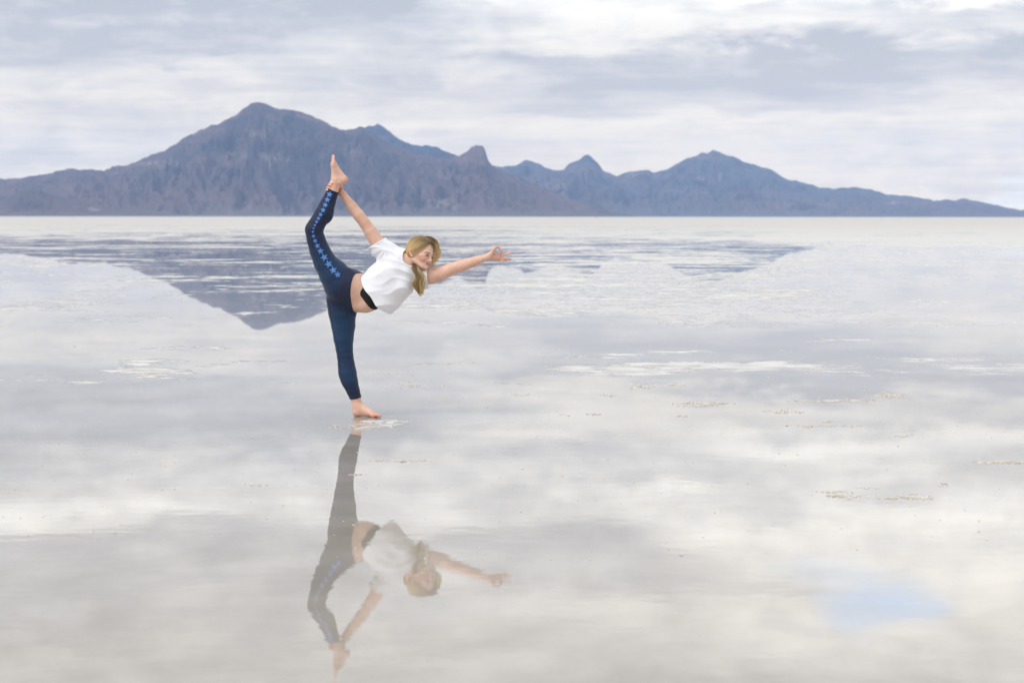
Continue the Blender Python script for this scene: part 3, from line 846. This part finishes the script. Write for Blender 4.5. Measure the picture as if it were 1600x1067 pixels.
# ---- leggings
XX, YY, ZZ = gxs[0][:, None, None], gxs[1][None, :, None], gxs[2][None, None, :]
def plane(p, n):
    n = np.asarray(n, float); n /= np.linalg.norm(n)
    return (((XX - p[0]) * n[0] + (YY - p[1]) * n[1] + (ZZ - p[2]) * n[2])).astype(np.float32)
LT = merge(LEG, TOR, 0.03)
top = plane(V(559.5, 461), (.99, -.34, -.126))
seam = plane(V(541, 457), (.93, -.30, -.28))
cuffS = plane(V(554.5, 623, SY), (.18, .12, -1))            # below = outside
cuffR = plane(V(523, 298, RY), V(529, 283, 0) - V(516, 318, 0) + np.array((0, -.012, -.02)))
# only the part of each cut that belongs to that limb
selS = (ZZ < 0.25); selR = (ZZ > 1.3)
lg_f = LT - 0.0035
lg_f = np.maximum(lg_f, np.where(ZZ > 0.55, np.where(ZZ < 1.3, top, -1.0), -1.0).astype(np.float32))
lg_f = np.where(selS, np.maximum(lg_f, cuffS), lg_f)
lg_f = np.where(selR, np.maximum(lg_f, cuffR), lg_f).astype(np.float32)
P_l, f_l = surface(lg_f)
P_l = smooth_mesh(P_l, f_l, 1, 0.4)
m_leg, L_, lb_ = new_mat("leggings_fabric")
lt = L_.new('ShaderNodeVertexColor'); lt.layer_name = "dye"
ltc = L_.new('ShaderNodeTexCoord')
L_.put(lb_.inputs['Base Color'], lt.outputs[0])
lb_.inputs['Roughness'].default_value = .62
lb_.inputs['Sheen Weight'].default_value = .12
lb_.inputs['Specular IOR Level'].default_value = .3
wr = L_.noise(L_.vmath('MULTIPLY', ltc.outputs['Object'], (1, 1, 2.2)), 16.0, 4, 0.5, 0.6)
wv = L_.noise(ltc.outputs['Object'], 420.0, 2, 0.5)
L_.put(lb_.inputs['Normal'], L_.bump(wv, 0.25, 0.001, L_.bump(wr, 0.6, 0.010)))
leggings = mesh_obj("leggings", P_l, f_l, m_leg, person)
# ombre dye: navy at cuffs, knee and hip, teal blue between
zz = P_l[:, 2]; xx = P_l[:, 0]
def bumpf(x, c, w): return np.exp(-((x - c) / w) ** 2)
lower = zz < 0.80
dthigh = np.linalg.norm(P_l - V(515, 422, RY), axis=1); dcalf = np.linalg.norm(P_l - V(512, 328, RY), axis=1)
m_low = np.clip(bumpf(zz, .58, .20) + .75 * bumpf(zz, .28, .07), 0, 1) * np.clip((.86 - zz) / .22, 0, 1)
m_up = np.clip(.95 * bumpf(dthigh, 0, .17) + .4 * bumpf(dcalf, 0, .07), 0, 1)
mixv = np.maximum(m_low, m_up)
mixv = mixv[:, None]
dye = np.array((.009, .016, .052)) * (1 - mixv) + np.array((.011, .046, .118)) * mixv
color_attr(leggings, "dye", dye)
m_wb, Wb, wb_ = new_mat("waistband_fabric")
wb_.inputs['Base Color'].default_value = (.008, .016, .058, 1); wb_.inputs['Roughness'].default_value = .6
wtc = Wb.new('ShaderNodeTexCoord')
Wb.put(wb_.inputs['Normal'], Wb.bump(Wb.noise(wtc.outputs['Object'], 14.0, 4, 0.5, 0.5), 0.35, 0.006))
wbf = np.maximum(np.maximum(LT - 0.0058, top - 0.001), np.maximum(-seam, plane(V(543, 481.5), (-.64, -.15, -.77))))
wbf = np.where((ZZ > 0.55) & (ZZ < 1.05), wbf, 0.5).astype(np.float32)
P_w, f_w = surface(wbf)
mesh_obj("waistband", smooth_mesh(P_w, f_w, 1, .4), f_w, m_wb, leggings)

bvh_l = BVHTree.FromPolygons([tuple(p) for p in P_l], [tuple(map(int, f)) for f in f_l])
def on_leg(px, py, lift=.0008):
    o = V(px, py, -0.6)
    hit = bvh_l.ray_cast(Vector(o), Vector((0, 1, 0)))
    if hit[0] is None: return None
    return hit[0] + hit[1] * lift * (1 if hit[1].y < 0 else -1)
m_star, St, stb = new_mat("star_print"); stb.inputs['Base Color'].default_value = (.09, .24, .62, 1); stb.inputs['Roughness'].default_value = .6
stars = [(195,298,21),(182,330,20),(170,362,19),(157,393,18),(142,420,16),(129,443,14),(118,464,12),(108,484,10),(100,503,8),(96,524,10),(99,550,13),(109,579,16),(122,609,19),(141,641,22),(163,679,25),(189,720,26),(217,757,24),(244,784,22)]
for i, (u, v, hsz) in enumerate(stars):
    cx, cy = 470 + u / 3.951, 230 + v / 3.951; r = hsz / 3.951
    a0 = random.uniform(-.25, .25) + (.35 if i < 9 else -.3)
    vs = []; c = on_leg(cx, cy, .0022); ok = c is not None
    if not ok: continue
    vs.append(c)
    ring = []
    for rr in (.5, 1.0):
        for k in range(10):
            q = (r if k % 2 == 0 else r * .42) * rr
            an = a0 + math.pi * k / 5
            h = on_leg(cx + q * math.sin(an), cy - q * math.cos(an), .0022)
            if h is None: h = c
            vs.append(h)
    # outer edge turned down to the cloth so the print has thickness
    for k in range(10):
        q = (r if k % 2 == 0 else r * .42) * 1.02
        an = a0 + math.pi * k / 5
        h = on_leg(cx + q * math.sin(an), cy - q * math.cos(an), -.001) or c
        vs.append(h)
    fs = [(0, 1 + (k + 1) % 10, 1 + k) for k in range(10)]
    fs += [(1 + k, 1 + (k + 1) % 10, 11 + (k + 1) % 10, 11 + k) for k in range(10)]
    fs += [(11 + k, 11 + (k + 1) % 10, 21 + (k + 1) % 10, 21 + k) for k in range(10)]
    mesh_obj("star", [tuple(p) for p in vs], fs, m_star, leggings, smooth=False)
# sewn seams of the leggings
m_seam, _, smb = new_mat("seam_thread"); smb.inputs['Base Color'].default_value = (.006, .01, .035, 1); smb.inputs['Roughness'].default_value = .8
for line in ([(514,470),(517,485),(520,503),(524,525),(529,545),(531,565),(532,580),(536,597),(543,611)], [(512,466),(520,472),(533,480),(545,487),(553,489)]):
    pts = []
    for (ax_, ay_), (bx_, by_) in zip(line[:-1], line[1:]):
        for t in np.linspace(0, 1, 6)[:-1]:
            h = on_leg(ax_ + (bx_ - ax_) * t, ay_ + (by_ - ay_) * t, .0006)
            if h is not None: pts.append(np.array(h))
    vs, fs = tube(pts, [.0017] * len(pts))
    mesh_obj("seam", vs, fs, m_seam, leggings)

# ---- sports bra
m_bra, _, brb = new_mat("bra_fabric"); brb.inputs['Base Color'].default_value = (.006, .006, .007, 1); brb.inputs['Roughness'].default_value = .7
B2 = merge(LEG, TOR, 0.03) - .004

low = plane(V(581, 470), (.80, -.34, .52))
brf = np.maximum(np.maximum(B2, -low), plane(V(622, 430), (.83, 0, .55)))
brf = np.where(XX > 0, brf, .5).astype(np.float32)
BRF = brf
SF = field_new(); SF[slb] = shell
P_s, f_s = surface(SF)
P_s = smooth_mesh(P_s, f_s, 2, .5)
m_tee, T_, tb_ = new_mat("white_cotton")
tb_.inputs['Base Color'].default_value = (.84, .86, .93, 1); tb_.inputs['Roughness'].default_value = .9
tb_.inputs['Sheen Weight'].default_value = .1; tb_.inputs['Specular IOR Level'].default_value = .2
tb_.inputs['Subsurface Weight'].default_value = .0
ttc = T_.new('ShaderNodeTexCoord')
n1 = T_.noise(ttc.outputs['Object'], 15.0, 4, 0.55, 0.8); n2 = T_.noise(ttc.outputs['Object'], 600.0, 2, 0.5)
T_.put(tb_.inputs['Normal'], T_.bump(n2, 0.3, 0.0008, T_.bump(n1, 0.22, 0.008)))
shirt = mesh_obj("t_shirt", P_s, f_s, m_tee, person)
def ring(name, d, r, keep):
    F = field_new(); F[slb] = np.where(keep, np.sqrt(d ** 2 + (SHB + .0035) ** 2) - r, .5)
    P_q, f_q = surface(F)
    mesh_obj(name, smooth_mesh(P_q, f_q, 1, .5), f_q, m_tee, shirt)
ring("collar", nd - .001, .0062, (hem < -.02) & (slL < 0))
ring("hem", hem, .0052, X < V(640, 0)[0])
ring("sleeve_hem", slR, .0048, near)

brf[slb] = np.maximum(brf[slb], SHB + .0066)
P_r, f_r = surface(brf)
mesh_obj("sports_bra", smooth_mesh(P_r, f_r, 1, .4), f_r, m_bra, person)

# ---- hair
m_hair, Hn, hb_ = new_mat("blond_hair")
hc = Hn.new('ShaderNodeVertexColor'); hc.layer_name = "shade"
Hn.put(hb_.inputs['Base Color'], hc.outputs[0]); hb_.inputs['Roughness'].default_value = .42; hb_.inputs['Specular IOR Level'].default_value = .4
m_cap, Cn, cb_ = new_mat("hair_undercoat"); ctc = Cn.new('ShaderNodeTexCoord')
Cn.put(cb_.inputs['Base Color'], Cn.mix(Cn.noise(ctc.outputs['Object'], 60, 4, .6), (.22, .15, .08), (.58, .42, .21))); cb_.inputs['Roughness'].default_value = .6
CAP = field_new()
ell(CAP, H(-.008, 0, .030), (.094*HS, .081*HS, .096*HS), 0.0, HM)
ell(CAP, H(-.050, 0, -.022), (.046*HS, .058*HS, .056*HS), 0.02, HM)
Xh, Yh, Zh = XX - HO[0], YY - HO[1], ZZ - HO[2]
slh = block(HO - .22, HO + .2)
Xc, Yc, Zc = coords(slh)
lf = ((Xc-HO[0])*hf_[0] + (Yc-HO[1])*hf_[1] + (Zc-HO[2])*hf_[2]) / HS
ll = ((Xc-HO[0])*hs[0] + (Yc-HO[1])*hs[1] + (Zc-HO[2])*hs[2]) / HS
lu = ((Xc-HO[0])*hu[0] + (Yc-HO[1])*hu[1] + (Zc-HO[2])*hu[2]) / HS
face_cut = np.maximum(lu - (.039 + .60 * lf - 6.0 * ll * ll * (lf > .02)), (-.022 + .15 * lu) - lf)     # <0 inside the face region
CAP[slh] = np.maximum(CAP[slh], -face_cut.astype(np.float32))
chain(CAP, [(V(653, 420, -.070), .012), (V(656, 426, -.092), .019), (V(658, 433, -.100), .024), (V(656, 442, -.098), .018), (V(656, 449, -.096), .008)], 0.02, .7)
P_c, f_c = surface(CAP)
hair = mesh_obj("hair", smooth_mesh(P_c, f_c, 2, .5), f_c, m_cap, person)

SV, SFc, SC = [], [], []
nvert = 0
def strand(pts, r0, root, tip, n=3):
    global nvert
    m = len(pts)
    rad = [r0 * (1.0 - .75 * (i / (m - 1)) ** 2) for i in range(m)]
    vs, fs = tube(pts, rad, n)
    SV.extend(vs); SFc.extend([tuple(q + nvert for q in f) for f in fs]); nvert += len(vs)
    root = np.array(root); tip = np.array(tip)
    for i in range(m):
        t = min(1, (i / (m - 1)) * 1.5)
        SC.extend([root * (1 - t) + tip * t] * n)
GOLD = [(.84, .60, .28), (.66, .45, .20), (.90, .72, .42), (.44, .30, .14), (.76, .58, .33)]
ROOT = [(.15, .10, .055), (.20, .14, .08), (.27, .20, .12)]
def on_cap(d, lift):
    """point on the head shape in local direction d"""
    d = np.array(d, float); d /= np.linalg.norm(d)
    rad = np.array((.094, .081, .096)) * (1 + lift)
    s = 1.0 / math.sqrt(sum((d[i] / rad[i]) ** 2 for i in range(3)))
    return d * s + np.array((-.008, 0, .030))
def slerp_path(a, b, m, lift0, wob):
    a = np.array(a, float); a /= np.linalg.norm(a); b = np.array(b, float); b /= np.linalg.norm(b)
    om = math.acos(max(-1, min(1, a @ b))); out = []
    ph = random.uniform(0, 6.28)
    for i in range(m):
        t = i / (m - 1)
        d = (math.sin((1-t)*om)*a + math.sin(t*om)*b) / math.sin(om)
        d = d + wob * math.sin(3.2 * t + ph) * np.array((0.3, 0.2, 0.5))
        l = on_cap(d, lift0 + .05 * math.sin(math.pi * t))
        out.append(H(*l))
    return out
# near side: from the parting swept back over the ear to the nape
for i in range(900):
    t = random.random()
    f0 = .80 - 1.5 * t; a = (f0, .12 + random.uniform(-.05, .05), .95 if f0 < .5 else .78)
    s = random.random()
    b = (-.55 - .35 * s, -.60 + .55 * s - random.uniform(0, .15), -.62 - .35 * random.random() + .3 * t * (1 - s))
    pts = slerp_path(a, b, 13, random.uniform(.0, .075), .035)
    strand(pts, random.uniform(.0009, .0019), random.choice(ROOT), random.choice(GOLD))
# hairline strands framing the near temple, tucked behind the ear
for i in range(220):
    t = random.random()
    a = (.86 - .45 * t, -.10 - .50 * t, .62 - .20 * t)
    b = (-.45, -.82 + random.uniform(-.06, .06), -.15 - .45 * random.random())
    pts = slerp_path(a, b, 11, random.uniform(.01, .06), .02)
    strand(pts, random.uniform(.0008, .0016), random.choice(ROOT), random.choice(GOLD))
# far side: from the parting over the crown and down past the cheek, in loose waves
for i in range(180):
    t = random.random()
    a = (.85 - 1.3 * t, .10, .80)
    b = (.62 - 1.1 * t, .88, .05 - .25 * random.random())
    pts = slerp_path(a, b, 9, random.uniform(.02, .16), .04)
    last = pts[-1]; ph = random.uniform(0, 6.28); am = random.uniform(.003, .011)
    L = random.uniform(.03, .11) if t < .45 else random.uniform(.05, .09)
    out = (1 - t) * random.uniform(.0, .03)
    for k in range(1, 9):
        q = k / 8
        last = pts[8] + np.array((out * math.sin(q * 2.6) - .010 * q * (t > .3), .004 * q, -L * q)) + am * q * np.array((math.sin(8 * q + ph), math.cos(7 * q + ph), 0))
        pts.append(last)
    strand(pts, random.uniform(.0008, .0017), random.choice(ROOT), random.choice(GOLD[:3] + GOLD[:1]))
def spline(key, n):
    key = np.array(key); pts = []
    for k in range(n):
        t = k / (n - 1) * (len(key) - 1); j = min(int(t), len(key) - 2); u = t - j
        p0 = key[max(j-1, 0)]; p1 = key[j]; p2 = key[j+1]; p3 = key[min(j+2, len(key)-1)]
        pts.append(.5 * ((2*p1) + (-p0+p2)*u + (2*p0-5*p1+4*p2-p3)*u*u + (-p0+3*p1-3*p2+p3)*u**3))
    return pts
# the length that falls from the nape over the far shoulder to below the chin, in locks
for lock in range(30):
    w = random.uniform(-1, 1); dpt = random.gauss(0, 1); ln = random.uniform(.72, 1.0) if abs(w) > .5 else random.uniform(.85, 1.12)
    ph = random.uniform(0, 6.28); am = random.uniform(1.0, 4.2); gold = random.choice(GOLD); sh = random.choice([.5, .8, 1.0, 1.2, 1.35])
    for i in range(17):
        q0, q1, q2 = random.gauss(0, 1), random.gauss(0, 1), random.gauss(0, .6)
        cen = [(650 + 3*w, 411, -.045), (651 + 4*w, 417, -.088), (654 + 4.5*w, 423, -.108), (657.5 + 6.0*w, 430, -.116), (658.5 + 8.5*w, 437, -.116), (657 + 8.0*w, 445, -.112), (656.5 + 6.0*w, 453, -.106), (658 + 4.5*w, 459, -.10)]
        m = len(cen) - 1; key = []
        for k, (cx_, cy_, cz_) in enumerate(cen):
            t = k / m
            if k > 3: cy_ = 430 + (cy_ - 430) * ln
            key.append(V(cx_ + am * math.sin(ph + k * 1.9) * t ** 1.3 + q0 * (1.2 - .6*t), cy_ + q1 * .8, cz_ + dpt * .009 + q2 * .004 + .004 * math.cos(ph + k * 1.5)))
        strand(spline(key, 20), random.uniform(.0008, .0016), random.choice([(.12, .08, .04), (.2, .14, .08)]), np.array(gold) * sh)
# loose waves on her far side, standing off the temple and cheek
for lock in range(13):
    t0 = random.random(); o = random.uniform(-5.0, 2.4); ph = random.uniform(0, 6.28); gold = random.choice(GOLD[:3])
    cut = random.choice([5, 6, 6, 7])
    for i in range(8):
        q0, q1 = random.gauss(0, 1.1), random.gauss(0, .9)
        key = [(661 + 4*t0, 373, .0), (670 + 4*t0, 369.5 + 3*t0, .02), (681 + .6*o, 377, .045), (684.5 + o, 386, .05), (686.5 + 1.3*o, 394, .05), (684.5 + 1.2*o + 1.5*math.sin(ph), 402, .045), (680 + .6*o + 1.5*math.sin(ph), 409, .04), (679 + o, 417, .03)][:cut+1]
        key = [V(a + q0 * (.4 + .15*k) + .8*math.sin(ph + 1.7*k), b + q1*.4, c + q1*.004) for k, (a, b, c) in enumerate(key)]
        strand(spline(key, 18), random.uniform(.0007, .0014), random.choice(ROOT), np.array(gold) * random.uniform(.85, 1.2))
# near side, behind the ear
for i in range(260):
    a = (random.uniform(-.1, .35), -.55 - .3 * random.random(), .75)
    b = (-.50 - .2 * random.random(), -.75 + .5 * random.random(), -.60 - .35 * random.random())
    strand(slerp_path(a, b, 11, random.uniform(.015, .06), .02), random.uniform(.0008, .0015), random.choice(GOLD[1:2] + ROOT[2:]), random.choice(GOLD))
# stray wisps
for i in range(60):
    a0 = random.uniform(.2, 1.5)
    base = H(*on_cap((-.5 * random.random(), random.uniform(-.2, .9), .85), .03)); d = np.array((random.uniform(-.6, 1), random.uniform(.0, .5), random.uniform(.1, .7)))
    pts = [base + d * .03 * k / 7 + np.array((0, 0, -.03 * (k / 7) ** 2)) for k in range(8)]
    strand(pts, .0006, GOLD[1], GOLD[2])
hs_o = mesh_obj("hair_strands", SV, SFc, m_hair, hair)
hs_o["kind"] = "stuff"
color_attr(hs_o, "shade", np.array(SC, np.float32))

# ------------------------------------------------------------------ broken salt crust lying in the film of water
m_crumb, Cr, crb = new_mat("salt_crumb")
cg = Cr.new('ShaderNodeNewGeometry')
cr = Cr.ramp(Cr.noise(cg.outputs['Position'], 9.0, 3, 0.6), [(0.3, (.42, .37, .30)), (0.5, (.60, .56, .50)), (0.7, (.72, .70, .66))])
Cr.put(crb.inputs['Base Color'], cr); crb.inputs['Roughness'].default_value = .6
CV, CF = [], []
def crumb(x, y, r, h):
    n = random.randint(5, 7); b = len(CV); a0 = random.random() * 6
    for ring, (q, z) in enumerate(((1.0, -.002), (.82, h * .6), (.4, h))):
        for k in range(n):
            an = a0 + 6.283 * k / n + .2 * ring
            rr = r * q * random.uniform(.75, 1.25)
            CV.append((x + rr * math.cos(an), y + rr * 1.2 * math.sin(an), z * random.uniform(.7, 1.2)))
    for ring in range(2):
        for k in range(n):
            CF.append((b + ring*n + k, b + ring*n + (k+1) % n, b + (ring+1)*n + (k+1) % n, b + (ring+1)*n + k))
    CF.append(tuple(b + 2*n + k for k in range(n)))
def patch(px, py, hw, hh, n, r=(.004, .016), h=(.001, .006)):
    cx, cy = ground_xy(px, py)
    rx = hw / FPX * cy; ry = abs(ground_xy(px, py - hh)[1] - ground_xy(px, py + hh)[1]) / 2
    sl_ = random.uniform(-.2, .2)
    for _ in range(n):
        u = max(-1.3, min(1.3, random.gauss(0, .5))); v = random.gauss(0, .42) * (1 - .4 * abs(u))
        v += .35 * math.sin(u * 5 + sl_ * 20)
        crumb(cx + u * rx, cy + v * ry, random.uniform(*r) * random.uniform(.5, 1), random.uniform(*h))
for a in [(1100,630,40,3,150),(1088,634,22,2,60),(1300,626,60,2,220),(1340,625,30,2.5,90),(1390,617,20,4,130),(1228,643,26,3,110),(1000,604,22,3,80),(1060,602,16,2,30),(815,617,24,2,50),(1385,617,12,5,50),
          (1293,658,8,2,18),(1265,667,7,1.5,22),(1290,665,70,1.0,40),(1410,681,12,1.5,25),(1570,721,42,2,170),(1578,722,18,2.5,60),(1535,722,10,2,20),(1320,775,28,3,70),(1300,768,30,2,30),(1390,778,14,2,30),(1430,776,22,4,130),(1355,762,14,1.5,14),
          (1475,757,10,3,14),(525,666,8,3,10),(625,720,50,1.5,50),(555,742,14,1,10),(640,604,50,6,60),(600,585,40,6,30),(885,648,9,1.5,12),(930,647,12,1.5,18),(1065,650,9,1.5,12),
          (476,672,2,1,2),(115,542,2,1,2),(838,683,2,1,1),(1066,868,2,1,1),(395,758,30,1.5,12),(950,618,16,2,14),(1500,560,3,1,2)]:
    patch(*a)
for a in [(575,663,34,4,260),(560,669,46,3,150),(604,657,24,3,90),(556,672,22,1.5,50)]: patch(*a, r=(.0015, .007), h=(.0004, .002))
# loose single grains over the near flat
for _ in range(500):
    px, py = random.uniform(-50, 1650), 545 + 330 * random.random() ** 2.2
    x, y = ground_xy(px, py); crumb(x, y, random.uniform(.002, .007), random.uniform(.001, .004))
for px, py, r in [(897, 340.4, 2.2), (931, 341, 2.0), (1377, 343, 1.2), (1404, 343, .8), (115, 342.5, .8)]:
    x, y = ground_xy(px, py); crumb(x, y, r * .5, r * .7)
crust = mesh_obj("salt_crust_crumbs", CV, CF, m_crumb, smooth=False)
crust["kind"] = "stuff"
crust["label"] = "broken grains and flakes of salt crust scattered in the shallow water"
